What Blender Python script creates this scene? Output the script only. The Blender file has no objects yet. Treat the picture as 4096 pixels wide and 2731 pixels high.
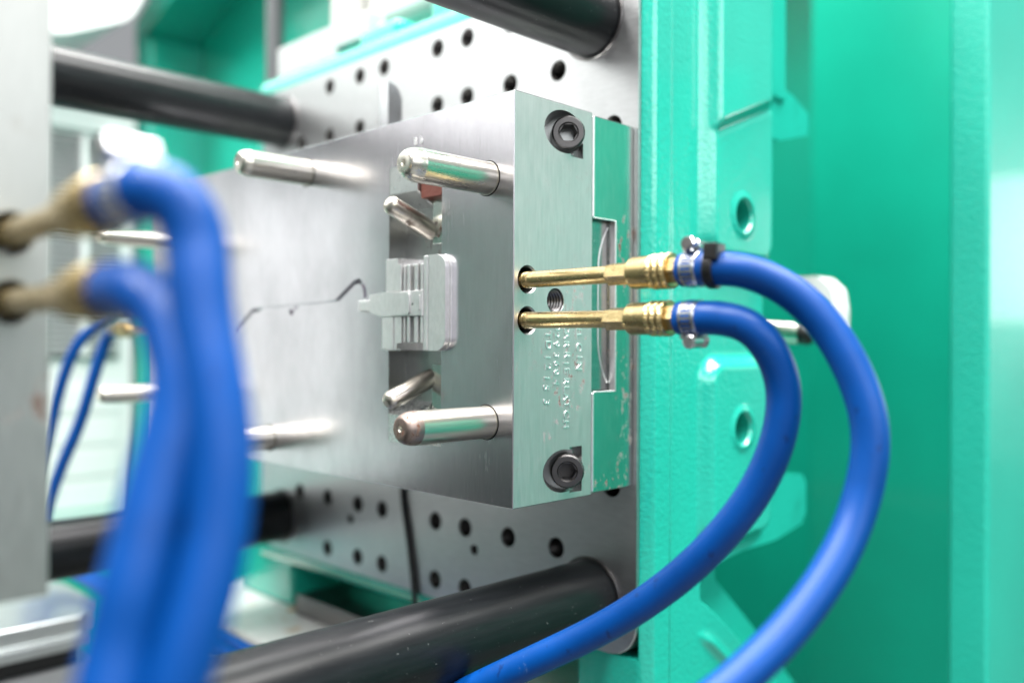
import bpy, bmesh, math, random
from mathutils import Vector, Matrix
random.seed(4)
S = bpy.context.scene
COL = S.collection
R = math.radians
# ------------------------------------------------------------------ camera
cd = bpy.data.cameras.new('camera'); cam = bpy.data.objects.new('camera', cd); COL.objects.link(cam)
cd.sensor_width = 36; cd.lens = 31.11; cd.clip_start = .01; cd.clip_end = 60
r_ = Vector((.70242944, -.71173847, .00460797)); u_ = Vector((-.00544826, .00109714, .99998456)); f_ = r_.cross(u_) * -1
cam.matrix_world = Matrix(((r_.x, u_.x, -f_.x, -.37548), (r_.y, u_.y, -f_.y, -.36942), (r_.z, u_.z, -f_.z, -.02678), (0, 0, 0, 1)))
cd.dof.use_dof = True; cd.dof.focus_distance = .53; cd.dof.aperture_fstop = 2.5
S.camera = cam
# ------------------------------------------------------------------ light: a bright workshop, lamps on the ceiling, a lit window to the right, an added fill behind the camera
W = bpy.data.worlds.new('World'); S.world = W; W.use_nodes = True
bgn = W.node_tree.nodes['Background']; bgn.inputs[0].default_value = (.93, .965, 1, 1); bgn.inputs[1].default_value = .27
def area(name, loc, target, sx, sy, power, col=(1, 1, 1)):
    l = bpy.data.lights.new(name, 'AREA'); l.shape = 'RECTANGLE'; l.size = sx; l.size_y = sy; l.energy = power; l.color = col
    o = bpy.data.objects.new(name, l); COL.objects.link(o); o.location = loc
    o.rotation_euler = (Vector(target) - Vector(loc)).to_track_quat('-Z', 'Y').to_euler()
    return o
area('ceiling_lamp', (-.9, -.5, 2.3), (-.9, -.5, 0), 3.2, .6, 112, (1, .985, .96))
area('ceiling_lamp', (.35, -1.35, 2.3), (.3, -1.2, 0), 3.2, .6, 112, (1, .985, .96))
area('ceiling_lamp', (-.35, .75, 2.3), (-.35, .75, 0), 3.2, .6, 175, (1, .985, .96))
area('window_and_fill_light', (2.7, -.78, .28), (.5, -.12, .1), .95, .46, 5, (.95, .98, 1))
area('window_and_fill_light', (-.75, -3.5, 1.2), (.0, 0, 0), 4.2, 1.1, 46, (.95, .98, 1))  # added broad fill behind the camera for edge and hose highlights, no known window
S.view_settings.view_transform = 'Standard'; S.view_settings.look = 'None'
S.view_settings.exposure = .5; S.view_settings.gamma = 1
S.cycles.use_denoising = True
S.cycles.max_bounces = 10; S.cycles.sample_clamp_indirect = 6

# ------------------------------------------------------------------ materials
def mat(name):
    m = bpy.data.materials.new(name); m.use_nodes = True
    return m, m.node_tree, m.node_tree.nodes['Principled BSDF']
def coords(nt, scale=(1, 1, 1), rot=(0, 0, 0)):
    t = nt.nodes.new('ShaderNodeTexCoord'); mp = nt.nodes.new('ShaderNodeMapping')
    mp.inputs['Scale'].default_value = scale; mp.inputs['Rotation'].default_value = rot
    nt.links.new(t.outputs['Object'], mp.inputs[0]); return mp.outputs[0]
def noise(nt, vec, scale, detail=4, rough=.55):
    n = nt.nodes.new('ShaderNodeTexNoise'); n.inputs['Scale'].default_value = scale
    n.inputs['Detail'].default_value = detail; n.inputs['Roughness'].default_value = rough
    nt.links.new(vec, n.inputs['Vector']); return n.outputs['Fac']
def ramp(nt, fac, stops):
    c = nt.nodes.new('ShaderNodeValToRGB'); e = c.color_ramp.elements
    while len(e) < len(stops): e.new(.5)
    for k, (p, col) in enumerate(stops):
        e[k].position = p; e[k].color = (*col, 1) if len(col) == 3 else col
    nt.links.new(fac, c.inputs[0]); return c.outputs[0]
def mix(nt, fac, a, b, mode='MIX'):
    m = nt.nodes.new('ShaderNodeMix'); m.data_type = 'RGBA'; m.blend_type = mode
    for s, v in ((0, fac), (6, a), (7, b)):
        if isinstance(v, (int, float)): m.inputs[s].default_value = v
        elif isinstance(v, tuple): m.inputs[s].default_value = (*v, 1)
        else: nt.links.new(v, m.inputs[s])
    return m.outputs[2]
def mrange(nt, v, a, b, c, d):
    m = nt.nodes.new('ShaderNodeMapRange'); nt.links.new(v, m.inputs[0])
    for i, x in enumerate((a, b, c, d)): m.inputs[i + 1].default_value = x
    return m.outputs[0]
def math_(nt, op, a, b):
    m = nt.nodes.new('ShaderNodeMath'); m.operation = op; m.use_clamp = True
    for i, v in enumerate((a, b)):
        if isinstance(v, (int, float)): m.inputs[i].default_value = v
        else: nt.links.new(v, m.inputs[i])
    return m.outputs[0]
def bump(nt, p, h, strength, dist):
    b = nt.nodes.new('ShaderNodeBump'); b.inputs['Strength'].default_value = strength; b.inputs['Distance'].default_value = dist
    nt.links.new(h, b.inputs['Height']); nt.links.new(b.outputs[0], p.inputs['Normal'])

def steel(name, base, r0, r1, streak=(60, 60, 5), rust=0, rust_scale=90, blotch=9, bumps=.03, dark=.88, rust_z=None, blot=.35):
    m, nt, p = mat(name)
    st = noise(nt, coords(nt, streak), 9, 6, .65)
    bl = noise(nt, coords(nt, (1, 1, .6)), blotch, 7, .68)
    c = mix(nt, mrange(nt, st, .35, .7, 0, 1), tuple(x * dark for x in base), base)
    c = mix(nt, mrange(nt, bl,   .35, .65, 0, blot), c, tuple(x * .66 for x in base))
    rough = mrange(nt, math_(nt, 'ADD', math_(nt, 'MULTIPLY', st, .5), math_(nt, 'MULTIPLY', bl, .5)), .3, .7, r0, r1)
    metal = 1.0
    if rust:
        rn = noise(nt, coords(nt, (1, 1, .55)), rust_scale, 4, .7); big = noise(nt, coords(nt), 16, 3, .6)
        k = math_(nt, 'MULTIPLY', mrange(nt, rn, .555, .63, 0, 1), mrange(nt, big, .62 - rust, .72 - rust, 0, 1))
        if rust_z:   # the stains sit round the stamped lines
            sx = nt.nodes.new('ShaderNodeSeparateXYZ'); nt.links.new(coords(nt), sx.inputs[0])
            z = mrange(nt, sx.outputs[2], rust_z[0], rust_z[0] + .03, 0, 1); z2 = mrange(nt, sx.outputs[2], rust_z[1] - .03, rust_z[1], 1, .12)
            x = mrange(nt, sx.outputs[0], .02, .04, .25, 1)
            k = math_(nt, 'MULTIPLY', k, math_(nt, 'MULTIPLY', x, math_(nt, 'MULTIPLY', z, z2)))
        c = mix(nt, k, c, (.11, .040, .016))
        inv = nt.nodes.new('ShaderNodeMath'); inv.operation = 'SUBTRACT'; inv.inputs[0].default_value = 1; nt.links.new(k, inv.inputs[1])
        nt.links.new(inv.outputs[0], p.inputs['Metallic'])
        rr = nt.nodes.new('ShaderNodeMath'); rr.operation = 'MULTIPLY_ADD'; nt.links.new(k, rr.inputs[0]); rr.inputs[1].default_value = .45; nt.links.new(rough, rr.inputs[2]); rough = rr.outputs[0]
    else:
        p.inputs['Metallic'].default_value = 1
    nt.links.new(c, p.inputs['Base Color']); nt.links.new(rough, p.inputs['Roughness'])
    if bumps: bump(nt, p, st, bumps, .0006)
    return m
def paint(name, col, rough, peel=260, strength=.25, coat=.8, var=.12, dirt=None):
    m, nt, p = mat(name)
    n = noise(nt, coords(nt), 7, 4)
    c = mix(nt, mrange(nt, n, .3, .7, 0, 1), col, tuple(x * (1 - var) for x in col))
    if dirt:
        d = noise(nt, coords(nt), dirt[0], 5, .7)
        c = mix(nt, mrange(nt, d, dirt[1], dirt[1] + .12, 0, dirt[2]), c, dirt[3])
    nt.links.new(c, p.inputs['Base Color']); p.inputs['Roughness'].default_value = rough
    p.inputs['Coat Weight'].default_value = coat; p.inputs['Coat Roughness'].default_value = .10
    if strength: bump(nt, p, noise(nt, coords(nt), peel, 2, .5), strength, .0012)
    return m
M_FACE = steel('ground_steel', (.77, .748, .79), .20, .29, (110, 110, 5), 0, blotch=14, blot=.75)
M_SIDE = steel('stamped_steel', (.70, .675, .675), .40, .54, (70, 70, 5), .15, 210, rust_z=(-.115, .03))
M_CLAMP = steel('clamp_steel', (.62, .66, .63), .10, .26, (50, 50, 8), .13, 190)
M_MOVE = steel('worn_steel', (.50, .505, .49), .38, .52, (60, 60, 8), .11, 60, bumps=.03)
M_PLATEN = steel('platen_steel', (.64, .65, .655), .32, .44, (40, 8, 40), 0, blotch=5)
M_CHROME = steel('pin_steel', (.80, .765, .68), .24, .34, (4, 60, 60), 0, bumps=.01)
M_HORN = steel('slanted_pin_steel', (.70, .65, .57), .26, .32, (8, 8, 8), .02, 120, bumps=0)
M_RUSTPIN = steel('rusty_pin_steel', (.66, .61, .54), .26, .34, (8, 8, 8), .08, 130, bumps=.02)
M_BRIGHT = steel('bright_insert_steel', (.97, .96, .965), .34, .46, (50, 50, 20), 0, bumps=.02)
M_DARKSTEEL = steel('black_oxide_steel', (.22, .21, .21), .26, .4, (20, 20, 20), 0)
M_HOLE = steel('oily_shaded_steel', (.055, .052, .05), .4, .55, (20, 20, 20), 0, bumps=0)  # oily steel; the shade inside holes is also put into its colour
M_POCKET = steel('turned_pocket_steel', (.50, .49, .49), .16, .30, (5, 30, 60), 0, blotch=30)
M_SLOT = steel('shaded_recess_steel', (.42, .43, .425), .28, .40, (40, 40, 10), .06, 160)  # darker steel, the shade of slots, pockets and grooves put into the colour
M_WEDGE = steel('wedge_steel', (.74, .77, .765), .22, .34, (40, 40, 40), 0)
M_SCREW = steel('screw_steel', (.13, .125, .125), .34, .46, (20, 20, 20), 0)
M_ZINC = steel('zinc_steel', (.72, .73, .75), .15, .3, (30, 30, 30), 0)
M_RAIL = steel('rail_steel', (.74, .78, .78), .25, .4, (4, 50, 50), 0)
M_GREEN = paint('cast_green_paint', (.016, .43, .325), .22, 300, .42, .9, .12, (9, .60, .35, (.01, .16, .11)))
M_GREEN2 = paint('sheet_green_paint', (.005, .43, .30), .32, 520, .22, .35)
M_HOLEPAINT = paint('dark_green_paint', (.01, .13, .10), .3, 500, .8, .6)  # darker green lining the lug holes
M_COLUMN = paint('textured_green_paint', (.014, .42, .315), .42, 420, .8, .25)
M_MATTE = paint('matte_green_paint', (.004, .30, .21), .75, 300, .05, 0)
M_WHITE = paint('white_paint', (.80, .80, .80), .4, 300, .05, .2, .05)
M_SLAB = paint('zinc_grey_paint', (.42, .43, .43), .45, 300, .05, .1)
M_OFFWHITE = paint('ivory_paint', (.48, .48, .45), .45, 300, .05, .1)
M_GREY = paint('pale_grey_paint', (.55, .56, .57), .5, 300, .05, .1, .06)
M_POLE = paint('grey_pole_paint', (.10, .105, .11), .35, 300, .03, .2)
M_BLACK = paint('black_plastic', (.010, .010, .011), .4, 300, .08, .1)
M_BED = paint('bed_paint', (.66, .67, .65), .35, 200, .08, .3, .1, (14, .60, .9, (.42, .20, .02)))
M_FLOOR = paint('workshop_floor', (.10, .105, .105), .5, 40, .1, .1)
M_REDRUST = paint('red_rust_coat', (.17, .045, .03), .5, 400, .3, 0)
M_BROWN = steel('brown_rust_skin', (.34, .27, .24), .3, .5, (30, 30, 30), .5, 260, bumps=.1)
def rod_mat():
    m, nt, p = mat('oiled_black_rod')
    n = noise(nt, coords(nt, (3, 30, 30)), 12, 5, .65); sp = noise(nt, coords(nt), 420, 2, .5)
    c = mix(nt, mrange(nt, n, .3, .7, 0, 1), (.005, .0058, .0066), (.009, .0102, .0115))
    c = mix(nt, mrange(nt, sp, .72, .76, 0, .5), c, (.16, .17, .17))
    nt.links.new(c, p.inputs['Base Color']); nt.links.new(mrange(nt, n, .3, .7, .29, .34), p.inputs['Roughness'])
    p.inputs['Specular IOR Level'].default_value = .25
    return m
M_ROD = rod_mat()
def brass_mat():
    m, nt, p = mat('tarnished_brass')
    n = noise(nt, coords(nt, (30, 8, 30)), 14, 5, .6); sp = noise(nt, coords(nt), 230, 3, .6)
    c = mix(nt, mrange(nt, n, .3, .7, 0, 1), (.60, .47, .25), (.45, .345, .16))
    c = mix(nt, mrange(nt, sp, .66, .72, 0, .7), c, (.16, .15, .07))
    nt.links.new(c, p.inputs['Base Color']); p.inputs['Metallic'].default_value = 1
    nt.links.new(mrange(nt, n, .3, .7, .22, .36), p.inputs['Roughness']); bump(nt, p, sp, .06, .0004)
    return m
M_BRASS = brass_mat()
def hose_mat():
    m, nt, p = mat('blue_rubber')
    n = noise(nt, coords(nt), 25, 5, .6); sp = noise(nt, coords(nt, (1, 1, .6)), 130, 4, .65)
    c = mix(nt, mrange(nt, n, .3, .7, 0, 1), (.0001, .058, .27), (.0001, .042, .20))
    c = mix(nt, mrange(nt, sp, .64, .70, 0, .7), c, (.004, .02, .10))
    sc = noise(nt, coords(nt, (1, 1, .35)), 95, 5, .75); c = mix(nt, mrange(nt, sc, .70, .76, 0, .45), c, (.16, .26, .45))
    nt.links.new(c, p.inputs['Base Color']); p.inputs['Roughness'].default_value = .38
    p.inputs['Specular IOR Level'].default_value = .26
    bump(nt, p, sp, .05, .0005)
    return m
M_HOSE = hose_mat()

# ------------------------------------------------------------------ object helpers
def link(name, me, m, parent=None, angle=32):
    o = bpy.data.objects.new(name, me); COL.objects.link(o)
    if m: me.materials.clear(); me.materials.append(m)
    for p in me.polygons: p.use_smooth = True
    me.set_sharp_from_angle(angle=R(angle))
    if parent: hang(o, parent)
    return flat(o)
def flat(o):
    w = o.modifiers.new('flat_faces', 'WEIGHTED_NORMAL'); w.keep_sharp = True; w.weight = 90; return o
def hang(o, parent):
    o.parent = parent   # meshes are built in world space, so only the thing's own base is undone
    if not parent.parent: o.matrix_parent_inverse = Matrix.Translation(parent.location).inverted()
def obj(name, bm, m, parent=None, angle=32):
    bmesh.ops.recalc_face_normals(bm, faces=bm.faces)
    me = bpy.data.meshes.new(name); bm.to_mesh(me); bm.free()
    return link(name, me, m, parent, angle)
def thing(name, label, cat, loc, group=None):
    o = bpy.data.objects.new(name, None); COL.objects.link(o); o.location = loc; o.empty_display_size = .02
    return tag(o, label, cat, group)
def tag(o, label, cat, group=None):
    o['label'] = label; o['category'] = cat
    if group: o['group'] = group
    return o
def struct(o): o['kind'] = 'structure'; return o
def NB(): return bmesh.new()
def box(bm, x0, x1, y0, y1, z0, z1, bev=0, seg=2):
    v = [bm.verts.new((x, y, z)) for x in (x0, x1) for y in (y0, y1) for z in (z0, z1)]
    fs = [bm.faces.new([v[i] for i in f]) for f in ((0, 1, 3, 2), (4, 6, 7, 5), (0, 4, 5, 1), (2, 3, 7, 6), (0, 2, 6, 4), (1, 5, 7, 3))]
    if bev:
        es = list({e for f in fs for e in f.edges})
        bmesh.ops.bevel(bm, geom=es, offset=bev, segments=seg, affect='EDGES', profile=.5)
    return bm
def frame(d):
    d = Vector(d).normalized(); a = Vector((0, 0, 1)) if abs(d.z) < .9 else Vector((1, 0, 0))
    x = a.cross(d).normalized(); return d, x, d.cross(x)
def lathe(bm, p0, d, prof, n=32, close0=True, close1=True, phase=0, radial=None):
    """prof: list of (distance along d, radius)"""
    d, x, y = frame(d); p0 = Vector(p0); rings = []
    for s, r in prof:
        ring = []
        for k in range(n):
            a = 2 * math.pi * k / n + phase; rr = r * (radial(k, s) if radial else 1)
            ring.append(bm.verts.new(p0 + d * s + (x * math.cos(a) + y * math.sin(a)) * rr))
        rings.append(ring)
    for a, b in zip(rings, rings[1:]):
        for k in range(n): bm.faces.new((a[k], a[(k + 1) % n], b[(k + 1) % n], b[k]))
    if close0: bm.faces.new(rings[0][::-1])
    if close1: bm.faces.new(rings[-1])
    return bm
def cyl(bm, p0, p1, r, n=32, ch=0):
    p0 = Vector(p0); L = (Vector(p1) - p0).length
    pr = [(0, r), (L, r)] if not ch else [(0, r - ch), (ch, r), (L - ch, r), (L, r - ch)]
    return lathe(bm, p0, Vector(p1) - p0, pr, n)
def ring(bm, p0, d, ri, ro, h, n=40, ch=.0006):
    prof = [(0, ri), (0, ro - ch), (ch, ro), (h - ch, ro), (h, ro - ch), (h, ri)]
    lathe(bm, p0, d, prof + [(0, ri)], n, False, False)
    bmesh.ops.remove_doubles(bm, verts=bm.verts, dist=1e-7); return bm
def spline(pts, sub=10):
    P = [Vector(p) for p in pts]; P = [P[0] * 2 - P[1]] + P + [P[-1] * 2 - P[-2]]; out = []
    for i in range(1, len(P) - 2):
        a, b, c, e = P[i - 1:i + 3]
        for k in range(sub):
            t = k / sub
            out.append(.5 * ((2 * b) + (c - a) * t + (2 * a - 5 * b + 4 * c - e) * t * t + (3 * b - a - 3 * c + e) * t ** 3))
    out.append(P[-2]); return out
def smooth(pts, n=6):
    for _ in range(n): pts = [pts[0]] + [(pts[i - 1] + pts[i] * 2 + pts[i + 1]) / 4 for i in range(1, len(pts) - 1)] + [pts[-1]]
    return pts
def tube(bm, pts, r, n=24, caps=True):
    T = [(pts[min(i + 1, len(pts) - 1)] - pts[max(i - 1, 0)]).normalized() for i in range(len(pts))]
    _, x, _ = frame(T[0]); rings = []
    for i, p in enumerate(pts):
        x = (x - T[i] * x.dot(T[i])).normalized(); y = T[i].cross(x)
        rr = r(i) if callable(r) else r
        rings.append([bm.verts.new(p + (x * math.cos(2 * math.pi * k / n) + y * math.sin(2 * math.pi * k / n)) * rr) for k in range(n)])
    for a, b in zip(rings, rings[1:]):
        for k in range(n): bm.faces.new((a[k], a[(k + 1) % n], b[(k + 1) % n], b[k]))
    if caps: bm.faces.new(rings[0][::-1]); bm.faces.new(rings[-1])
    return bm
def rounded(poly, rad, seg=8):
    """2-D polygon with each corner i rounded to rad[i]"""
    out = []; n = len(poly)
    for i in range(n):
        p = Vector(poly[i]).to_2d() if len(poly[i]) > 2 else Vector(poly[i]); r = rad[i] if isinstance(rad, (list, tuple)) else rad
        if r <= 0: out.append(tuple(p)); continue
        a = (Vector(poly[i - 1]) - p).normalized(); b = (Vector(poly[(i + 1) % n]) - p).normalized()
        h = a.angle(b) / 2; t = r / math.tan(h); c = p + (a + b).normalized() * (r / math.sin(h))
        s = p + a * t - c; e = p + b * t - c; ang = s.angle_signed(e)
        for k in range(seg + 1):
            v = Vector(s); v.rotate(Matrix.Rotation(-ang * k / seg, 2)); out.append(tuple(c + v))
    return out
def prism(bm, poly, axis, lo, hi, bev=0, seg=2):
    """poly in the plane across axis ('x': (y,z), 'y': (x,z), 'z': (x,y))"""
    f = {'x': lambda a, b, t: (t, a, b), 'y': lambda a, b, t: (a, t, b), 'z': lambda a, b, t: (a, b, t)}[axis]
    A = [bm.verts.new(f(a, b, lo)) for a, b in poly]; B = [bm.verts.new(f(a, b, hi)) for a, b in poly]; n = len(poly)
    fa = bm.faces.new(A[::-1]); fb = bm.faces.new(B)
    for k in range(n): bm.faces.new((A[k], A[(k + 1) % n], B[(k + 1) % n], B[k]))
    if bev: bmesh.ops.bevel(bm, geom=list(fa.edges) + list(fb.edges), offset=bev, segments=seg, affect='EDGES', profile=.5)
    return bm
def cut(o, cutters, bev=0):
    """subtract closed bmeshes from o, keep the result as plain mesh"""
    tmp = []; o.modifiers.clear()
    for bm in cutters:
        bmesh.ops.recalc_face_normals(bm, faces=bm.faces)
        me = bpy.data.meshes.new('cutter'); bm.to_mesh(me); bm.free()
        c = bpy.data.objects.new('cutter', me); COL.objects.link(c); tmp.append(c)
        md = o.modifiers.new('cut', 'BOOLEAN'); md.operation = 'DIFFERENCE'; md.solver = 'EXACT'; md.object = c
    if bev:
        b = o.modifiers.new('bev', 'BEVEL'); b.width = bev; b.segments = 2; b.limit_method = 'ANGLE'; b.angle_limit = R(40); b.use_clamp_overlap = True
    dg = bpy.context.evaluated_depsgraph_get(); me = bpy.data.meshes.new_from_object(o.evaluated_get(dg))
    o.modifiers.clear(); old = o.data; o.data = me; bpy.data.meshes.remove(old)
    for c in tmp: bpy.data.objects.remove(c)
    for p in me.polygons: p.use_smooth = True
    me.set_sharp_from_angle(angle=R(32)); return flat(o)
def copy_part(src, parent, delta):
    c = src.copy(); COL.objects.link(c); c.parent = parent; c.matrix_parent_inverse = src.matrix_parent_inverse.copy()
    c.location = src.location + Vector(delta); return c
def copy_thing(root, delta, label, group=None):
    r = root.copy(); COL.objects.link(r); r.location = root.location + Vector(delta); r['label'] = label
    if group: r['group'] = group
    for ch in root.children:
        c = ch.copy(); COL.objects.link(c); c.parent = r; c.matrix_parent_inverse = ch.matrix_parent_inverse.copy()
        for g in ch.children:
            d = g.copy(); COL.objects.link(d); d.parent = c; d.matrix_parent_inverse = g.matrix_parent_inverse.copy()
    return r
def B(*a, **k): return box(NB(), *a, **k)
def C(*a, **k): return cyl(NB(), *a, **k)
XP = .119   # platen face
# ================================================================== large structure
struct(obj('workshop_floor', B(-8, 8, -8, 8, -1.1, -1.0), M_FLOOR))
# --- fixed platen: green casting with a ground steel face
plat = thing('fixed_platen', 'green cast machine platen with a ground steel face full of threaded holes', 'machine platen', (.2, .25, -.26))
body = NB()
box(body, XP + .0012, .19, .03, .522, -.262, .262, .014, 4)
cut(obj('casting', body, M_GREEN, plat), [B(.1, XP + .031, -.1, .5007, -.2447, .2417)])
web = NB(); box(web, .185, .282, .051, .50, -.19, .262, .006, 3)
obj('rear_casting', web, M_GREEN, plat)
# the cast side wall: one flowing skin with a front rib, pillow-shaped lugs, ledges and a flared foot
def sstep(a, b, t): t = min(max((t - a) / (b - a), 0), 1); return t * t * (3 - 2 * t)
def rbox(x, z, x0, x1, z0, z1, r):          # signed distance to a rounded rectangle
    qx = abs(x - (x0 + x1) / 2) - (x1 - x0) / 2 + r; qz = abs(z - (z0 + z1) / 2) - (z1 - z0) / 2 + r
    return min(max(qx, qz), 0) + math.hypot(max(qx, 0), max(qz, 0)) - r
def x_right(z):
    if z > -.182: return .2845
    if z > -.198: return .1935 + (.2845 - .1935) * (1 - sstep(0, 1, (-.182 - z) / .016)) 
    if z > -.216: return .1935
    if z > -.309: t = (-.216 - z) / .093; return .1935 + .1215 * (t + .035 * (1 - math.exp(-t * 12)) - .035 * t)
    return min(.315 + (-.309 - z) * .55, .345)
def side_y(x, z):
    h = .0092
    h += .0026 * sstep(.123, .128, x) * (1 - sstep(.1445, .1505, x)) 
    for z0, z1 in ((.034, .9), (-.181, -.034)):
        d = rbox(x, z, .1835, .2862, z0, z1, .022); h = max(h, .0092 + .0098 * (1 - sstep(-.0105, .0015, d)))
        zc = .0728 if z0 > 0 else -.0905
        rr = math.hypot(x - .232, z - zc); h += .0014 * (1 - sstep(.0150, .0185, rr))
    up = z - (.1335 + .40 * (x - .195)); d = max(-up, .190 - x, x - .2735)
    h += .0042 * (1 - sstep(-.006, .0008, d)) 
    h -= .0016 * math.exp(-((up + .003) / .003) ** 2) * sstep(.19, .2, x)
    f = .0095 - (x - .1206); h -= .0095 - math.sqrt(max(.0095 ** 2 - max(f, 0) ** 2, 0)) if f > 0 else 0
    g = .0065 - (x_right(z) - x); h -= .0065 - math.sqrt(max(.0065 ** 2 - max(g, 0) ** 2, 0)) if g > 0 else 0
    rib_ = abs((x - .195) * .62 + (z + .243) * .78); h += .0030 * math.exp(-(rib_ / .0042) ** 2) * sstep(-.236, -.25, z)   # diagonal rib down the foot
    return -h
NX, ZT, ZB = 96, .46, -.55
zs = []; z = ZT
while z > ZB: zs.append(z); z -= (.0017 if -.31 < z < .24 else .006)
sk = NB(); rows_ = []; back = []
us = [(k / NX) for k in range(NX + 1)]; us = [u + .10 * math.sin(2 * math.pi * u) / (2 * math.pi) * -1 for u in us]
for z in zs:
    xr = x_right(z); rows_.append([sk.verts.new((.1206 + (xr - .1206) * u, side_y(.1206 + (xr - .1206) * u, z), z)) for u in us])
    back.append((sk.verts.new((.1206, .05, z)), sk.verts.new((xr, .05, z))))
for a, b, p, q in zip(rows_, rows_[1:], back, back[1:]):
    for k in range(NX): sk.faces.new((a[k], b[k], b[k + 1], a[k + 1]))
    sk.faces.new((a[0], p[0], q[0], b[0])); sk.faces.new((a[-1], b[-1], q[1], p[1])); sk.faces.new((p[0], p[1], q[1], q[0]))
sk.faces.new([back[0][0]] + rows_[0] + [back[0][1]]); sk.faces.new([back[-1][1]] + rows_[-1][::-1] + [back[-1][0]])
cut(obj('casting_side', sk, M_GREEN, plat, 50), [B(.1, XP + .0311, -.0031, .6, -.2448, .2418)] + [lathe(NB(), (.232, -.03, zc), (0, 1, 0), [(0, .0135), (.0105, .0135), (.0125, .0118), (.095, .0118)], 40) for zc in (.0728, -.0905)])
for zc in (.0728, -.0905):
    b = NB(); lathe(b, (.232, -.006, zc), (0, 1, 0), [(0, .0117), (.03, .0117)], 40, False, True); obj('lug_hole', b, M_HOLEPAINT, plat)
rib = NB(); box(rib, .275, .345, .004, .3, .185, .6, .004, 3); obj('upper_rib', rib, M_GREEN, plat)
blk = NB(); prism(blk, rounded([(.27, .150), (.340, .1525), (.393, .166), (.393, .186), (.362, .197), (.27, .210)], .003), 'y', .008, .3, .003, 2)
obj('stop_block', blk, M_GREEN, plat)
blk = NB(); prism(blk, rounded([(.27, -.196), (.335, -.196), (.391, -.187), (.391, -.144), (.27, -.138)], .006), 'y', .008, .3, .004, 3)
obj('stop_block', blk, M_GREEN, plat)
iw = NB(); prism(iw, [(.19, -.15), (.256, -.15), (.256, -.221), (.32, -.270), (.40, -.34), (.40, -.55), (.19, -.55)], 'y', .022, .07, .004, 2)
obj('inner_web', iw, M_GREEN, plat)
lf = NB(); prism(lf, [(.128, -.245), (.26, -.245), (.26, -.304), (.128, -.304)], 'y', .452, .565, .007, 3)
obj('foot', lf, M_GREEN, plat)
lug = NB(); box(lug, .14, .2, .292, .357, .25, .283, .008, 3); obj('top_lug', lug, M_GREEN, plat)
lug = NB(); box(lug, .13, .2, .0, .236, .25, .292, .008, 3); obj('top_lug', lug, M_GREEN, plat)
# steel face
fp = NB(); prism(fp, rounded([(-.0028, -.2445), (.5005, -.2445), (.5005, .2415), (-.0028, .2415)], [.024, .02, .02, .008]), 'x', XP, XP + .03, .0006, 1)
face = obj('steel_face', fp, M_PLATEN, plat)
big = []
for y in (.0192, .0713, .1220, .1722, .2100, .2850, .3228, .3733, .4240):
    for z in (.2266, .1778, -.1784, -.2284):
        if y == .0192 or (y == .4240 and abs(z) > .2): continue
        if y in (.0713,) and abs(z) > .2: continue
        if y == .1220 and z < -.2: continue
        big.append((y, z))
small = [(.3346, -.1944), (.1611, -.1949)]
side_ = [(.0192, .1275), (.0192, -.1265)]
rb = .0078
def holes(lst, r):
    bm = NB()
    for y, z in lst: lathe(bm, (XP - .004, y, z), (1, 0, 0), [(0, r), (.026, r)], 24)
    return bm
cut(face, [holes(big + side_, rb), holes(small, .0044)])
def thread(r, dep, pitch, n=20):
    bm = NB(); pr = []; s = .0004; k = 0
    while s < dep: pr.append((s, r if k % 2 else r - .0008)); s += pitch / 2; k += 1
    lathe(bm, (0, 0, 0), (1, 0, 0), pr, n, False, True); return bm
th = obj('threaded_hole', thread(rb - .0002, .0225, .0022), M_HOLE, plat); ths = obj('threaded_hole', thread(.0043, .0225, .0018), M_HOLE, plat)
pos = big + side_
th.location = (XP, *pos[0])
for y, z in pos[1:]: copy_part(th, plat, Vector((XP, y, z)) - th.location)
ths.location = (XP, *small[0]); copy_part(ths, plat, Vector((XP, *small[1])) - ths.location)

# --- tie bars
TB = [(.0385, .2065, 'thick black tie bar crossing the top centre, its end in the platen upper right'),
      (.0385, -.2075, 'thick black tie bar in the bottom foreground passing behind the blue hose'),
      (.459, .2055, 'thick black tie bar at upper left reaching from the left steel block to the platen'),
      (.459, -.2085, 'thick black tie bar at lower left partly hidden behind the near blue hoses')]
t0 = thing('tie_bar', TB[0][2], 'tie bar', (XP, TB[0][0], TB[0][1]), 'tie bars between the platens')
def P0(dx, dy=0, dz=0): return (XP + dx, TB[0][0] + dy, TB[0][1] + dz)
b = NB(); lathe(b, P0(.02), (-1, 0, 0), [(0, .0258), (1.5, .0258)], 64); obj('rod', b, M_ROD, t0)
b = NB(); ring(b, P0(-.0002), (-1, 0, 0), .0262, .0282,   .0016, 64, .0004); obj('collar', b, M_DARKSTEEL, t0)
for y, z, lab in TB[1:]: copy_thing(t0, (0, y - TB[0][0], z - TB[0][1]), lab)

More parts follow.
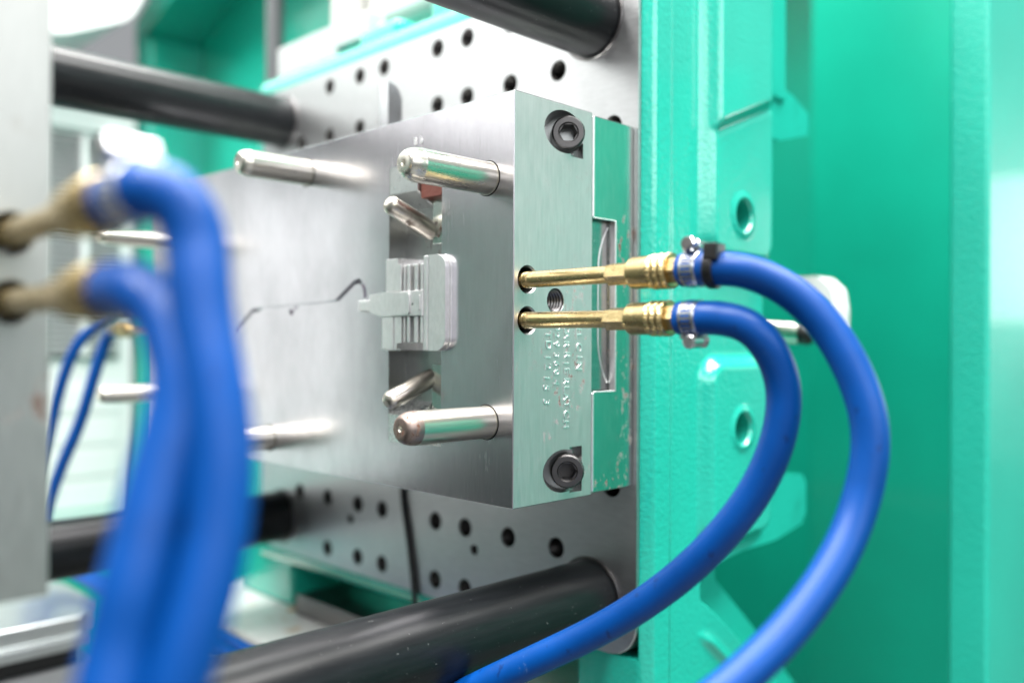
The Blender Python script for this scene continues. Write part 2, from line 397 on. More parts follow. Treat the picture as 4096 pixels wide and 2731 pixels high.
# --- machine bed, rail
bed = thing('machine_bed', 'pale painted machine bed with yellow grease stains under the platen foot', 'machine bed', (.3, .4, -.9))
b = NB(); box(b, .05, .45, .10, .60, -.9, -.305, .006, 2); obj('bed_top', b, M_BED, bed)
b = NB(); box(b, .115, .19, .28, .425, -.304, -.283, .003, 2); obj('slide_pad', b, M_DARKSTEEL, bed)
gm = NB()
for k in range(16):
    t = k / 15; lathe(gm, (.127 + .10 * t + random.uniform(-.006, .0), .4495 + random.uniform(-.007, .001), -.3052), (0, 0, 1), [(0, .008 * random.uniform(.4, 1)), (.0012, .004)], 9)
obj('grease_smear', gm, paint('yellow_grease', (.42, .22, .03), .3, 200, .1, .3), bed)['kind'] = 'stuff'
rail = thing('slide_rail', 'pale steel slide rail with a dark groove at bottom left', 'slide rail', (-.4, .6, -.9))
b = NB(); prism(b, rounded([(-1.2, .55), (-.035, .55), (-.02, .585), (-.02, .72), (-1.2, .72)], [0, .02, .03, .03, 0]), 'z', -.3155, -.297, .003, 2); obj('rail_cap', b, M_RAIL, rail)
b = NB(); box(b, -1.2, -.04, .543, .72, -.327, -.3157, .002, 2); obj('rail_ledge', b, M_RAIL, rail)
b = NB(); box(b, -1.2, -.05, .556, .72, -.345, -.3272, .001, 1); obj('rail_groove', b, M_BLACK, rail)
b = NB(); box(b, -1.2, -.03, .55, .78, -.9, -.3452, .003, 2); obj('rail_base', b, M_GREY, rail)

# --- green machine frame far left, cabinets behind
fr = thing('machine_housing', 'tall green machine frame with a recessed panel and pale rounded rim at left', 'machine housing', (.35, .9, -1))
XF = .25
b = NB(); box(b, XF + .10, XF + .13, .2, 1.17, -.9, 1.1); obj('back_panel', b, M_GREEN2, fr)
b = NB(); box(b, XF, XF + .17, 1.118, 1.172, -1.0, .50, .016, 4); obj('side_rim', b, M_GREEN, fr)
b = NB(); prism(b, [(1.172, .47), (1.118, .505), (1.0, .545), (.2, .60), (.2, .66), (1.03, .60), (1.172, .53)], 'x', XF, XF + .17, .012, 3); obj('top_rim', b, M_GREEN, fr)
cab = thing('louvred_cabinet', 'white cabinet with fine horizontal louvres seen at far left behind the tie bar', 'cabinet', (0, 1.3, -1))
YC = 1.15
b = NB(); box(b, -1.2, .243, YC, 1.6, -.329, .352, .004, 2); obj('cabinet_body', b, M_WHITE, cab)
b = NB(); box(b, -1.2, .243, YC - .012, YC - .0004, .318, .352, .003, 2); obj('cabinet_trim', b, M_WHITE, cab)
b = NB(); box(b, -.36, .22, YC - .001, YC - .0003, -.055, .312); obj('louvre_shade_plate', b, paint('louvre_shadow_grey', (.16, .16, .16), .6, 300, .05, .1), cab)  # dark grey plate stands in for the shade between the slats
lv = NB(); prism(lv, [(YC - .0005, 0), (YC - .012, -.0045), (YC - .012, -.0062), (YC - .0005, -.0022)], 'x', -.35, .215)
sl = obj('louvre_slat', lv, M_GREY, cab); sl.location = (0, 0, .304)
for k in range(1, 36): copy_part(sl, cab, (0, 0, -.0098 * k))
for x in (.155, .085, -.03, -.16):
    b = NB(); box(b, x, x + .012, YC - .0135, YC - .0005, -.05, .31, .001, 1); obj('louvre_post', b, M_WHITE, cab)
for k in range(4):
    b = NB(); box(b, -1.2, .22, YC - .0035, YC - .0004, -.30 + .052 * k, -.254 + .052 * k, .001, 1); obj('cabinet_panel', b, M_WHITE, cab)
skirt = obj('cabinet_base', B(-1.2, .26, 1.10, 1.6, -1.0, -.3295, .004), M_GREEN2, cab)
hou = thing('white_housing', 'smooth white machine housing above the cabinet at top left', 'housing', (-.3, 1.2, .4))
b = NB(); prism(b, rounded([(-1.4, .405), (.08, .425), (.185, .475), (.225, .56), (.225, 1.2), (-1.4, 1.2)], [.02, .1, .05, .05, .05, .05]), 'y', 1.02, 1.5, .03, 4); obj('cover', b, M_WHITE, hou)
wl = obj('rear_wall', B(-2.5, .3, 1.62, 1.66, -1.0, 2.2), M_WHITE); struct(wl)

# --- green sheet panels and column on the right, with added sheets that block light
pan = thing('green_side_panel', 'large plain green sheet panel behind the hose loops at right', 'panel', (.9, -.3, -1))
b = NB(); box(b, .85, .88, -.119, .230, -1.0, 1.2, .006, 3); obj('sheet', b, M_GREEN2, pan)
b = NB(); box(b, .881, 1.599, -.119, -.10, -1.0, 1.2, .002, 1); obj('light_block_side', b, M_GREEN2, pan)  # unseen sheet added to keep light out of the gap beside the panel
b = NB(); box(b, .855, 1.63, -.119, .9, 1.201, 1.22, .002, 1); obj('light_block_top', b, M_GREEN2, pan)  # unseen cover, added to shut out light from above
b = NB(); box(b, .55, 1.63, .901, .92, -1.0, 1.2, .002, 1); obj('light_block_side', b, M_GREEN2, pan)  # unseen wall, added to close the dark space on its far side
b = NB(); box(b, 1.60, 1.63, -.119, .9, -1.0, 1.2, .004, 2); obj('rear_sheet', b, M_GREEN2, pan)
colm = thing('green_column', 'green textured steel column standing at the right edge of the picture', 'column', (.7, -.17, -1))
b = NB(); box(b, .47, .80, -.122, -.0885, -1.0, 1.2, .0045, 4); obj('post', b, M_COLUMN, colm)
dr = thing('green_reflector', 'unseen green panel added far right to be mirrored in the mould side', 'reflector panel', (1.1, -1.3, -1))  # added out of view so the steel reflects green
b = NB(); prism(b, [(1.50, -.74), (.75, -1.55), (.78, -1.58), (1.53, -.77)], 'z', -1.0, .62, .004, 2); obj('reflector_leaf', b, M_MATTE, dr)
b = NB(); prism(b, [(1.10, -1.20), (.95, -1.36), (.93, -1.34), (1.08, -1.18)], 'z', -.1, .35, .004, 2); obj('reflector_bar', b, M_POLE, dr)
# ================================================================== mould half on the platen
HS = .125; YM = .504; XS = .0733
mo = thing('mould_half', 'brushed steel injection mould half with four guide pins bolted to the platen', 'injection mould', (.06, .25, -.125))
b = NB(); box(b, 0, XS, 0, YM, -HS, HS, .0005, 1)
cav = obj('cavity_plate', b, M_FACE, mo)
YS0, YS1 = .0655, .121
cutters = [B(-.01, .0152, YS0, YS1, -.0934, .0944)]
dd = Vector((-1, -1, 0)).normalized()
BOLT = [(.0455, .1075), (.0455, -.1065)]
for x, z in BOLT:
    p = Vector((x, 0, z)); cutters.append(C(p - dd * .013, p + dd * .03, .0135, 48))
    q = NB(); box(q, x + .006, x + .0180, -.01, .0045, z - .0145 if z < 0 else z - .0145, z + .0145 if z < 0 else z + .002); 
    cutters.append(q)
HX = .0121; HZ = .0124
for z in (HZ, -HZ):
    cutters.append(lathe(NB(), (HX, -.002, z), (0, 1, 0), [(0, .0103), (.0032, .0078), (.03, .0078)], 40))
    cutters.append(lathe(NB(), (HX, YM + .002, z), (0, -1, 0), [(0, .0103), (.0032, .0078), (.03, .0078)], 32))
cutters.append(lathe(NB(), (.0374, -.002, .0005), (0, 1, 0), [(0, .0090), (.0032, .0073), (.045, .0073)], 40))
# runner channel in the face
def channel(pts, w, dep):
    bm = NB(); n = len(pts); L, Rr = [], []
    for i in range(n):
        a = Vector(pts[max(i - 1, 0)]); c = Vector(pts[min(i + 1, n - 1)]); t = (c - a).normalized(); nn = Vector((-t.y, t.x))
        L.append(Vector(pts[i]) + nn * w / 2); Rr.append(Vector(pts[i]) - nn * w / 2)
    prism(bm, [tuple(v) for v in L] + [tuple(v) for v in Rr[::-1]], 'x', -.003, dep); return bm
run = [(.338, -.0168), (.3065, .0003), (.2985, .0008), (.2, .0030), (.186, .0036), (.168, .0138), (.1615, .0173), (.1565, .0182), (.1515, .0160), (.149, .0115), (.1485, .006)]
cutters.append(channel(run, .0038, .004))
cutters.append(C((-.003, .2462, -.0012), (.008, .2462, -.0012), .0036, 20))
cut(cav, cutters)
cav.data.materials.append(M_SIDE)
cav.data.materials.append(M_SLOT)  # recess faces get the steel with shade in its colour
for p in cav.data.polygons:
    if p.normal.y < -.9 and p.center.y < .003: p.material_index = 1
    elif .0004 < p.center.x < .03 and YS0 - .001 < p.center.y < YS1 + .001 and abs(p.center.z) < .1: p.material_index = 2
    elif .0004 < p.center.y < .04 and p.center.x > .004 and abs(p.center.z) < .122: p.material_index = 2
# clamp plate with the rectangular cut-out
b = NB(); box(b, XS + .0002, XP - .0004, .0006, YM - .004, -HS + .001, HS - .0012, .0009, 2)
clp = obj('clamp_plate', b, M_CLAMP, mo)
cut(clp, [B(XS - .01, .0977, -.01, .06, -.0575, .056)])
arc = [(.0972 - .0105 * (1 - max(0, (abs(z) - .022) / .031) ** 2.2), z) for z in [-.0525 + .0035 * k for k in range(31)]]
b = NB(); box(b, XS + .0005, .0976, .006, .012, -.0574, .0559); obj('pocket_floor', b, M_POCKET, mo)
b = NB(); tube(b, [Vector((x, .0060, z)) for x, z in arc], .00045, 8); obj('ring_edge', b, M_BRIGHT, mo)
b = NB(); box(b, .0973, .0985, -.0004, .0045, -.0582, .0566, .0003, 1); obj('pocket_edge', b, M_BRIGHT, mo)
for z in (.0560, -.0584): b = NB(); box(b, XS + .0025, .0972, -.0003, .0045, z, z + .0009, .0003, 1); obj('pocket_edge', b, M_BRIGHT, mo)
for z0, z1 in ((.0568, HS - .002), (-HS + .002, -.0583)):
    b = NB(); box(b, XS + .0003, XS + .0022, -.0004, .004, z0, z1, .0005, 1); obj('seam_edge', b, M_BRIGHT, mo)
# socket cap screws set at an angle
for k, (x, z) in enumerate(BOLT):
    c0 = Vector((x + .0022, -.0012, z)) + dd * (.0005 if k == 0 else .004)
    b = NB(); lathe(b, c0 - dd * .018, dd, [(0, .0105), (.0168, .0105), (.018, .0096)], 48); hd = obj('cap_screw', b, M_SCREW, mo)
    cut(hd, [lathe(NB(), c0 - dd * .0135, dd, [(0, .0059), (.016, .0059)], 6), lathe(NB(), c0 - dd * .0012, dd, [(0, .0058), (.0025, .0074)], 32)])
    rk = NB(); n = 60
    lathe(rk, c0 - dd * .0115, dd, [(0, .0106), (.0098, .0106)], n, False, False, radial=lambda q, s: 1.018 if q % 2 else 1.0); obj('knurl', rk, M_DARKSTEEL, hd)
# threaded hole in the side
b = NB(); lathe(b, (.0374, .0006, .0005), (0, 1, 0), [(0, .00725), (.040, .00725)], 36, False, True); thr = obj('threaded_hole', b, M_HOLE, mo)
for k in range(7):
    b = NB(); lathe(b, (.0374, .0012 + .0024 * k, .0005), (0, 1, 0), [(0, .00722), (.0007, .0062), (.0014, .00722)], 36, False, False); obj('thread_turn', b, M_DARKSTEEL, thr, 20)
# guide pins
def pin(y, z, L, r, m, tip):
    pr = [(0, r + .0004), (.0008, r + .0004), (.0009, r)]
    s0 = L - tip; pr.append((s0, r)); pr.append((s0 + .0003, r * .985))
    for k in range(1, 9):
        a = k / 8 * math.pi / 2 * .93; pr.append((s0 + .0003 + tip * math.sin(a), r * .97 * (.50 + .50 * math.cos(a))))
    e = pr[-1]; pr += [(e[0], .0019), (e[0] - .0018, .0010)]
    b = NB(); lathe(b, (.0002, y, z), (-1, 0, 0), pr, 56); g = obj('guide_pin', b, m, mo, 24)
    b = NB(); ring(b, (.0003, y, z), (-1, 0, 0), r - .0002, r + .0011, .0005, 48, .0001); obj('bore_gap', b, M_HOLE, g); return g
pin(.0228, .0748, .0655, .0099, M_CHROME, .0095)
pl = pin(.0230, -.0746, .0665, .0099, M_CHROME, .0095)
pl['label'] = 'guide pin with a brown rusty tip'
b = NB(); pr = [(0, .00995)]
for k in range(0, 9):
    a = k / 8 * math.pi / 2 * .93; pr.append((.0005 + .0096 * math.sin(a), .01005 * .97 * (.50 + .50 * math.cos(a)) + .00012))
pr += [(pr[-1][0], .0021)]
lathe(b, (-.0568, .0230, -.0746), (-1, 0, 0), pr, 48, False, False); obj('rusty_tip', b, M_BROWN, pl)
pin(.2251, .1050, .058, .0099, M_CHROME, .007); pin(.2794, -.1040, .060, .0099, M_CHROME, .007)
pin(.4517, .0695, .072, .0082, M_CHROME, .006); pin(.4499, -.0737, .072, .0082, M_CHROME, .006)
# wedge blocks and slanted pins in the slot
for s in (1, -1):
    pz = [(-.0002, .0756 * s), (-.0002, .0942 * s), (.0150, .0942 * s), (.0150, .0660 * s)]
    b = NB(); prism(b, pz if s > 0 else pz[::-1], 'y', .0905, YS1 - .0003, .0004, 1); obj('wedge_block', b, M_WEDGE, mo)
    p0 = Vector((.0155, .0925, .0495 * s)); p1 = Vector((-.0225, .0945, .0655 * s))
    b = NB(); d = p1 - p0; L = d.length; r = .0063; pr = [(0, r), (L - .005, r)] + [(L - .005 + .005 * math.sin(a), r * (.25 + .75 * math.cos(a))) for a in [k / 6 * math.pi / 2 for k in range(1, 7)]]
    lathe(b, p0, d, pr, 36); obj('angle_pin', b, M_HORN if s > 0 else M_RUSTPIN, mo, 24)
    b = NB(); box(b, .0128, .0149, YS0 + .0025, .0898, .0405 * s if s > 0 else -.0935, .0935 if s > 0 else -.0405, .0004, 1); obj('slot_plate', b, M_CLAMP, mo)
b = NB(); box(b, .0022, .0126, .0672, .0898, .0700, .0938, .0006, 1); obj('red_stop', b, M_REDRUST, mo)
# bright core insert
ins = NB(); prism(ins, rounded([(.0552, -.0313), (.0552, .0310), (.1225, .0310), (.1225, -.0313)], [.008, .008, .0006, .0006]), 'x', -.0012, .0148, .0003, 1)
ins = obj('core_insert', ins, M_BRIGHT, mo)
cut(ins, [B(-.01, .0127, .0765, .1035, .0262, .04), B(-.01, .0127, .0765, .1065, -.04, -.0262)])
def bit(name, poly, lo, hi, bev=.0003, m=M_BRIGHT): b = NB(); prism(b, poly, 'x', lo, hi, bev, 2); return obj(name, b, m, ins)
bit('insert_rail', rounded([(.0560, -.0311), (.0560, .0308), (.0728, .0308), (.0728, -.0311)], [.0085, .0085, .0006, .0006]), -.0050, -.0014)
b = NB(); box(b, -.0056, -.0013, .0730, .0772, -.0309, .0306, .0005, 1); obj('insert_rail', b, M_BRIGHT, ins)
bit('insert_rail', [(.1005, .0085), (.1160, .0085), (.1160, .0306), (.1040, .0306), (.1040, .0262), (.1005, .0262)], -.0058, -.0014)
bit('insert_rail', [(.1090, -.0305), (.1210, -.0305), (.1210, -.0085), (.1090, -.0085)], -.0058, -.0014)
bit('insert_rail', [(.1005, -.0262), (.1060, -.0262), (.1060, -.0305), (.1087, -.0305), (.1087, -.0085), (.1005, -.0085)], -.0050, -.0014)
bit('cross_bar', [(.0772, -.0083), (.1215, -.0083), (.1305, -.0062), (.1345, -.0052), (.1345, .0070), (.1215, .0081), (.0772, .0081)], -.0066, -.0014, .0004)
bit('cross_pad', rounded([(.0895, -.0074), (.1085, -.0074), (.1085, .0070), (.0895, .0070)], .002), -.0078, -.0067, .0003)
bit('cross_pad', rounded([(.0790, -.0052), (.0838, -.0052), (.0838, .0055), (.0790, .0055)], .001), -.0074, -.0067, .0002)
b = NB(); box(b, -.0045, .0, .1347, .1505, -.0038, .0036, .0004, 1); obj('sprue_step', b, M_BRIGHT, ins)
for k in range(4):
    b = NB(); box(b, -.0032 + .0005 * k, .0, .1395 + .0032 * k, .1407 + .0032 * k, -.0043, .0042, .0002, 1); obj('sprue_step', b, M_DARKSTEEL if k % 2 else M_BRIGHT, ins)
b = NB(); box(b, -.0017, -.0013, .0775, .1003, -.0258, .0258); obj('groove_floor', b, M_SLOT, ins)  # thin dark plate paints the shade between the ribs
for y, w, h in ((.0797, .0026, .0050), (.0862, .0038, .0044), (.0932, .0030, .0052), (.0984, .0018, .0046)):
    for z0, z1 in ((.0084, .0258), (-.0258, -.0086)):
        b = NB(); box(b, -h, -.0013, y - w / 2, y + w / 2, z0, z1, .0004, 1); obj('groove_rib', b, M_BRIGHT, ins)
b = NB(); lathe(b, (-.0066, .0870, -.0006), (-1, 0, 0), [(0, .0008), (.00015, .0008)], 16); obj('ejector_pin', b, M_DARKSTEEL, ins)
# hand-stamped characters
def stamp(ch, x, z, size, rot, m, side=True):
    cu = bpy.data.curves.new('stamped_text', 'FONT'); cu.body = ch; cu.size = size; cu.extrude = .00024; cu.offset = .00004; cu.bevel_depth = .00009; cu.bevel_resolution = 0
    cu.align_x = 'CENTER'; cu.align_y = 'CENTER'; cu.resolution_u = 3
    t = bpy.data.objects.new('stamped_text', cu); COL.objects.link(t)
    dg = bpy.context.evaluated_depsgraph_get(); me = bpy.data.meshes.new_from_object(t.evaluated_get(dg)); bpy.data.objects.remove(t)
    if side: Mx = Matrix(((0, 1, 0, x), (0, 0, -1, -.0001), (-1, 0, 0, z), (0, 0, 0, 1)))
    else: Mx = Matrix(((0, 0, -1, -.0001), (-1, 0, 0, x), (0, 1, 0, z), (0, 0, 0, 1)))
    me.transform(Mx @ Matrix.Rotation(rot, 4, 'Z')); o = link('stamped_character', me, m, mo); return o
rows = [('ELCIN', .0600, [110, 190, 345, 490, 615], .0078), ('CARRIERLATCH', .0478, [80, 182, 310, 460, 575, 680, 825, 930, 1040, 1150, 1290, 1430], .0074),
        ('0293604', .0385, [85, 190, 310, 460, 580, 700, 840], .0072), ('TD12153', .0310, [180, 320, 490, 620, 770, 905, 1100], .0078)]
for txt, x, ys, sz in rows:
    for ch, Yp in zip(txt, ys):
        stamp(ch, x + random.uniform(-.0005, .0005) - (.0000018 * Yp if x < .035 else 0), -.0127 - .0000452 * Yp, sz, R(random.uniform(-6, 6)), M_BRIGHT)
stamp('8', .0925, .1082, .0068, R(4), M_BRIGHT, False); stamp('b', .0862, .1082, .0066, R(-4), M_BRIGHT, False)

# ================================================================== the other mould half, left foreground
XM = -.2567
mv = thing('mould_half', 'rust-spotted steel mould half cut off by the left edge of the picture', 'injection mould', (-.34, .25, -.125))
b = NB(); box(b, -.42, XM, 0, YM, -HS, HS, .0006, 2); mvp = obj('cavity_plate', b, M_MOVE, mv)
ML = -.2706
cut(mvp, [lathe(NB(), (ML, -.002, z), (0, 1, 0), [(0, .0100), (.0028, .0080), (.03, .0080)], 40) for z in (.0142, -.0118)])
for z in (.0142, -.0118):
    b = NB(); lathe(b, (ML, .001, z), (0, 1, 0), [(.002, .0079), (.028, .0079)], 32, False, True); obj('water_port', b, M_BLACK, mv)
for z in (HZ, -HZ):
    b = NB(); lathe(b, (HX, .0015, z), (0, 1, 0), [(0, .00785), (.027, .0077)], 32, False, True); obj('water_port', b, M_HOLE, mo)
obj('moving_plate', B(-1.2, -.43, -.15, .65, -.50, .14, .006), M_POLE, mv)  # unseen; kept low and dark to darken its reflection in the mould face

# ================================================================== brass couplings
def fitting(base, d, label, L=(.0648, .0797, .1063, .1119), ins_=.012, seed=0):
    """base on the mould face, d away from it"""
    d = Vector(d); t = thing('brass_fitting', label, 'brass fitting', base, 'brass water couplings')
    base = Vector(base); a, h1, s1, h2 = L
    b = NB(); pr = [(-ins_, .0046)]
    for k in range(6): pr += [(.0002 + k * .0011, .0050 if k % 2 else .0046)]
    pr += [(.0072, .0049), (a, .0049)]
    lathe(b, base, d, pr, 36); obj('pipe', b, M_BRASS, t)
    b = NB(); lathe(b, base + d * a, d, [(0, .0056), (.0008, .0064), (h1 - a - .0006, .0064), (h1 - a, .0060)], 6, phase=.25); obj('hex_nut', b, M_BRASS, t, 20)
    b = NB(); n = 44; w = s1 - h1
    pr = [(0, .0062), (.0016, .0084), (.003, .0087), (w * .55, .0087)]
    lathe(b, base + d * h1, d, pr + [(w, .0084), (w + .0002, .006)], 44); sl = obj('sleeve', b, M_BRASS, t)
    for q in range(3):
        b = NB(); o0 = h1 + w * (.56 + .155 * q); ww = w * .135
        prr = [(0, .0086), (ww * .12, .0092), (ww * .3, .00905), (ww * .5, .0092), (ww * .7, .00905), (ww * .88, .0092), (ww, .0086)]
        lathe(b, base + d * o0, d, prr, 56, False, False, radial=lambda k, s, ww=ww: 1.0 if (k + round(s / ww * 5)) % 2 else 1.035); obj('knurled_ring', b, M_BRASS, sl, 8)
    b = NB(); lathe(b, base + d * s1, d, [(0, .0066), (.0006, .0073), (h2 - s1, .0073), (h2 - s1 + .0004, .0068)], 6, phase=.05); obj('hex_nut', b, M_BRASS, t, 20)
    b = NB(); lathe(b, base + d * h2, d, [(0, .0060), (.018, .0058)], 24); obj('hose_tail', b, M_BRASS, t)
    b = NB(); ring(b, base + d * (h2 + .0002), d, .0059, .0079, .0008, 32, .0002); obj('washer', b, M_BLACK, t)
    return t
fitting((.0095, 0, .0119), (0, -1, -.002), 'upper of the two sharp brass couplings on the mould side, its hose cable-tied')
fitting((.0095, 0, -.0123), (0, -1, -.006), 'lower of the two sharp brass couplings on the mould side, below the threaded hole', (.0634, .0785, .1050, .1104))
LS = (.054, .066, .092, .098)
fitting((ML, 0, .0142), (0, -1, .016), 'upper blurred brass coupling on the left mould half', LS)
fitting((ML, 0, -.0118), (0, -1, .006), 'lower blurred brass coupling on the left mould half', LS)
fitting((.0095, YM, -HZ), (0, 1, 0), 'small distant brass coupling with a blue hose seen beside the green frame post', (.06, .075, .10, .106))
fitting((.0095, YM, HZ), (0, 1, 0), 'distant brass coupling hidden behind the lower blurred brass coupling', (.06, .075, .10, .106))

# ================================================================== blue hoses
def hose(pts, label, r=.00865, sm=40, sub=12, bead=True):
    p = smooth(spline(pts, sub), sm)
    b = NB(); tube(b, p, (lambda i: r * (1.0 + (.035 * math.exp(-(i - 3) ** 2 / 6) if bead else 0))), 32)
    return tag(obj('water_hose', b, M_HOSE), label, 'hose', 'blue water hoses'), p
HU = [(.0095, -.1125, .0117), (.0095, -.122, .0117), (.0100, -.1355, .0112), (.0160, -.1500, .0086), (.0262, -.1675, -.0030), (.0318, -.1830, -.0225), (.0330, -.1940, -.0440), (.0330, -.1997, -.0643),
      (.0300, -.2000, -.0842), (.0229, -.1972, -.1055), (.0072, -.1942, -.1252), (-.0111, -.1879, -.1440), (-.0293, -.1812, -.1583), (-.0505, -.1710, -.1738), (-.075, -.158, -.187)]
HL = [(.0095, -.1110, -.0130), (.0096, -.122, -.0130), (.0110, -.1340, -.0133), (.0155, -.1455, -.0167), (.0210, -.1530, -.0253), (.0278, -.1570, -.0390), (.0310, -.1578, -.0542), (.0302, -.1550, -.0737),
      (.0288, -.1460, -.0962), (.0245, -.1324, -.1183), (.0207, -.1116, -.1424), (.0135, -.0863, -.1655), (.0041, -.0579, -.1863), (-.0092, -.0244, -.2071), (-.0234, .0111, -.2291), (-.0458, .0562, -.2577), (-.08, .12, -.288)]
hu, pu = hose(HU, 'outer blue hose with a cable tie sweeping down to the bottom edge at right')
hl, pL = hose(HL, 'inner blue hose from the lower sharp coupling, crossing before the bottom tie bar')
HA = [(ML, -.0985, .0157), (ML, -.108, .0160), (-.2700, -.1175, .0165), (-.2660, -.1245, .0150), (-.2620, -.1285, .0090), (-.2605, -.1310, .0005), (-.2615, -.1348, -.0102), (-.2622, -.1389, -.0224), (-.2622, -.1458, -.0400),
      (-.2624, -.1501, -.0571), (-.2646, -.1522, -.0738), (-.2690, -.1540, -.0896), (-.2744, -.1546, -.1049), (-.2790, -.1538, -.1191), (-.285, -.152, -.14)]
HB = [(ML, -.0985, -.0112), (ML, -.108, -.0112), (-.2697, -.1160, -.0130), (-.2672, -.1255, -.0185), (-.2665, -.1325, -.0284), (-.2672, -.1372, -.0378), (-.2706, -.1395, -.0504), (-.2754, -.1412, -.0636),
      (-.2797, -.1433, -.0763), (-.2837, -.1452, -.0885), (-.2871, -.1457, -.1018), (-.2917, -.1486, -.1169), (-.298, -.152, -.14)]
ha, pa = hose(HA, 'near blurred blue hose from the upper left coupling, arching highest of the pair', sm=6)
hb, pb = hose(HB, 'near blurred blue hose from the lower left coupling, leftmost at the bottom', sm=6)
hose([(.0095, .612, -.0124), (.0125, .632, -.0135), (.0165, .655, -.0160), (.0115, .6635, -.0360), (.0030, .6712, -.0731), (-.0057, .6799, -.1174), (-.0193, .6939, -.1618), (-.0277, .7026, -.1963), (-.035, .71, -.235), (-.03, .70, -.27),
      (-.012, .64, -.281), (-.004, .56, -.284), (.006, .45, -.2945), (.0148, .3857, -.2955), (.0111, .3094, -.2955), (-.002, .25, -.297), (-.05, .15, -.31)], 'right one of two thin distant blue hoses before the louvred cabinet', .0066)
hose([(.0095, .612, .0124), (.0150, .640, .0120), (.0310, .690, .0045), (.0250, .7200, -.0080), (.0120, .7330, -.0250), (.0020, .7430, -.0520), (-.0073, .7526, -.0963), (-.0143, .7599, -.1428), (-.03, .77, -.20), (-.035, .76, -.26),
      (-.018, .66, -.283), (-.012, .56, -.2845), (-.004, .45, -.296), (.0000, .3650, -.2965), (-.006, .29, -.297), (-.02, .22, -.30), (-.07, .12, -.32)], 'left one of two thin distant blue hoses before the louvred cabinet', .0066)
# worm-drive clamps
def clamp(path, i0, i1, up, label):
    c = (path[i0] + path[i1]) / 2; d = (path[i1] - path[i0]).normalized(); up = (Vector(up) - d * Vector(up).dot(d)).normalized(); w = d.cross(up)
    t = thing('hose_clamp', label, 'hose clamp', c, 'worm-drive hose clamps')
    b = NB(); ring(b, c - d * .0046, d, .0086, .0093, .0092, 48, .0003); band = obj('band', b, M_ZINC, t)
    b = NB()
    for k in range(22):
        a = 2 * math.pi * k / 22; e = up * math.cos(a) + w * math.sin(a); tt = -up * math.sin(a) + w * math.cos(a); q = c + e * .00932
        vs = [bm_v for bm_v in (b.verts.new(q + d * s1 * .0028 + tt * s2 * .00055 + e * .00008) for s1, s2 in ((-1, -1), (-1, 1), (1, 1), (1, -1)))]; b.faces.new(vs)
        bmesh.ops.extrude_face_region(b, geom=[])
    obj('band_slots', b, M_HOSE, band)
    hb_ = c + up * .0118
    b = NB(); lathe(b, hb_ - w * .0062, w, [(0, .0030), (.0006, .0038), (.009, .0038), (.0098, .0032)], 20); obj('worm_housing', b, M_ZINC, t)
    b = NB(); lathe(b, hb_ + w * .0036, w, [(0, .0028), (.0008, .0042), (.0044, .0042), (.005, .0036)], 6); sc = obj('clamp_screw', b, M_ZINC, t)
    b = NB(); lathe(b, hb_ + w * .0086, w, [(0, .0036), (.0008, .0032)], 16); obj('screw_slot', b, M_DARKSTEEL, sc)
    b = NB()
    for s in (-1, 1):
        e0 = c + up * .0095 - w * .006 + d * s * .0038
        lathe(b, e0, w, [(0, .0012), (.011, .0012)], 8)
    obj('housing_tab', b, M_ZINC, t); return t
clamp(pu, 5, 13, (.1, .0, 1), 'bright worm clamp with its screw on top of the upper hose end')
clamp(pL, 5, 13, (.05, 0, -1), 'bright worm clamp with its screw hanging under the lower hose end')
clamp(pa, 14, 22, (0, 0, 1), 'strongly blurred worm clamp on top of the arching near hose')
# cable tie
i0 = 20; c = pu[i0]; d = (pu[i0 + 2] - pu[i0 - 2]).normalized(); up = Vector((.0, 0, 1)); up = (up - d * up.dot(d)).normalized(); w = d.cross(up)
ct = thing('cable_tie', 'black ribbed cable tie round the outer hose beside its clamp', 'cable tie', c)
b = NB(); ring(b, c - d * .0026, d, .0084, .0099, .0052, 48, .0004); obj('strap', b, M_BLACK, ct)
if True:
    b = NB(); hc = c + up * .0078 - d * .0012 + Vector((-.0045, -.0035, 0))
    box(b, -.0038, .0038, -.0052, .0052, -.0042, .0042, .0009, 2)
    Mx = Matrix((( d.x, w.x, up.x, hc.x), (d.y, w.y, up.y, hc.y), (d.z, w.z, up.z, hc.z), (0, 0, 0, 1)))
    bmesh.ops.transform(b, matrix=Mx, verts=b.verts); obj('tie_head', b, M_BLACK, ct)
b = NB()
for k in range(30):
    a = 2 * math.pi * k / 30; e = up * math.cos(a) + w * math.sin(a); tt = -up * math.sin(a) + w * math.cos(a); q = c + e * .0099
    v = [b.verts.new(q + d * s1 * .0018 + tt * s2 * .0005 + e * h) for h in (-.0001, .00035) for s1, s2 in ((-1, -1), (-1, 1), (1, 1), (1, -1))]
    for f in ((4, 5, 6, 7), (0, 1, 5, 4), (1, 2, 6, 5), (2, 3, 7, 6), (3, 0, 4, 7)): b.faces.new([v[i] for i in f])
obj('strap_ribs', b, M_BLACK, ct)

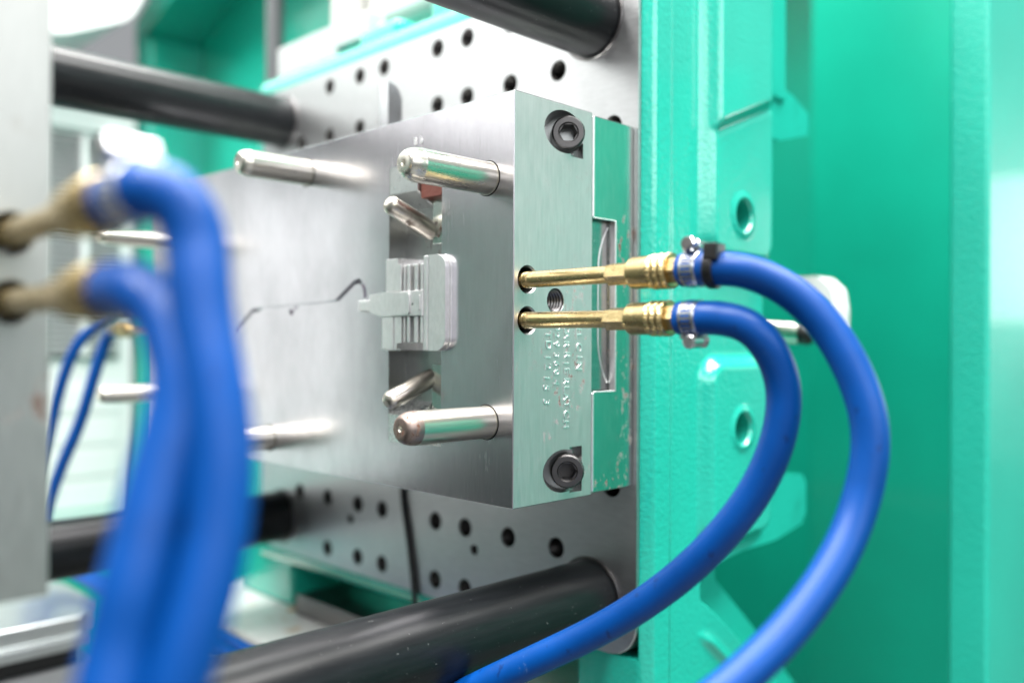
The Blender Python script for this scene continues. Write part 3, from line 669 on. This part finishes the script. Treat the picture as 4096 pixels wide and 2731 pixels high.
# ================================================================== fixtures on and round the platen
lg = thing('lifting_lug', 'flat steel lug with a rounded top standing behind the mould top edge', 'lug', (.055, .19, .12))
b = NB(); prism(b, rounded([(.05, .12), (.0635, .12), (.0635, .1795), (.05, .1795)], [0, 0, .0128, .0006]), 'y', .188, .2005, .0008, 2); obj('tab', b, M_ZINC, lg)
b = NB(); lathe(b, (.056, .195, .1235), (0, 0, 1), [(0, .013), (.004, .013)], 6); obj('foot_nut', b, M_DARKSTEEL, lg)
cb = NB(); tube(cb, smooth(spline([(.1172, .2523, -.150), (.1170, .2515, -.166), (.1166, .2425, -.2028), (.1162, .2345, -.2450), (.1150, .2335, -.262), (.11, .236, -.304)], 8), 4), .0024, 12)
tag(obj('black_cable', cb, M_BLACK), 'thin black cable hanging down the lower steel platen face', 'cable')
sp = thing('steel_plate', 'pale steel slab lying on top of the platen at upper left', 'steel plate', (.22, .45, .262))
b = NB(); box(b, .158, .30, .364, .541, .2655, .3125, .004, 2)
cut(obj('slab', b, M_SLAB, sp), [B(.15, .31, .34, .42, .26, .2860)])
b = NB(); cyl(b, (.18, .364, .294), (.18, .352, .294), .010, 32, .001); obj('end_boss', b, M_SLAB, sp)
wc = thing('white_actuator', 'white cylinder housing standing on the steel slab at top', 'actuator', (.23, .44, .313))
b = NB(); lathe(b, (.225, .475, .3132), (0, 0, 1), [(0, .031), (.4, .031)], 48); obj('barrel', b, M_OFFWHITE, wc)
b = NB(); box(b, .20, .27, .365, .425, .3132, .7, .008, 3); obj('side_box', b, M_OFFWHITE, wc)
gr = thing('grey_cylinder', 'pale grey-green round cylinder lying along the platen top edge', 'cylinder', (.17, .3, .27))
b = NB(); lathe(b, (.185, .350, .3010), (0, -1, 0), [(0, .017), (.002, .0185), (.09, .0185), (.094, .016)], 40); obj('barrel', b, paint('sage_paint', (.20, .31, .27), .3, 300, .05, .4), gr)
pole = NB(); lathe(pole, (.27, .735, -.2), (0, 0, 1), [(0, .0125), (1.4, .0125)], 32)
tag(obj('grey_pole', pole, M_POLE), 'dark grey vertical pole behind the platen at upper left', 'pole')
# white guard and ejector knob behind the hoses
gd = thing('white_guard', 'white bent plastic guard showing between the two hose loops', 'guard', (.39, .0, .0))
ou = [(.03, .036), (-.0055, .036), (-.0185, .024), (-.0215, .006), (-.0210, -.012), (-.0165, -.012), (-.0165, .004), (-.0150, .0125), (-.006, .018), (.03, .018)]
b = NB(); prism(b, rounded(ou, [.001, .012, .010, .01, .001, .001, .004, .006, .004, .001], 5), 'x', .385, .415, .002, 2); obj('shell', b, M_WHITE, gd)
kn = thing('hand_knob', 'round steel knob with a black end below the white guard', 'knob', (.36, .02, -.012))
b = NB(); lathe(b, (.36, .06, -.0125), (.25, -1, -.06), [(0, .0095), (.055, .0095)], 40); obj('shaft', b, M_CHROME, kn)
b = NB(); lathe(b, (.3735, .006, -.0157), (.25, -1, -.06), [(0, .0098), (.008, .0102), (.0125, .008)], 40); obj('end_cap', b, M_BLACK, kn)
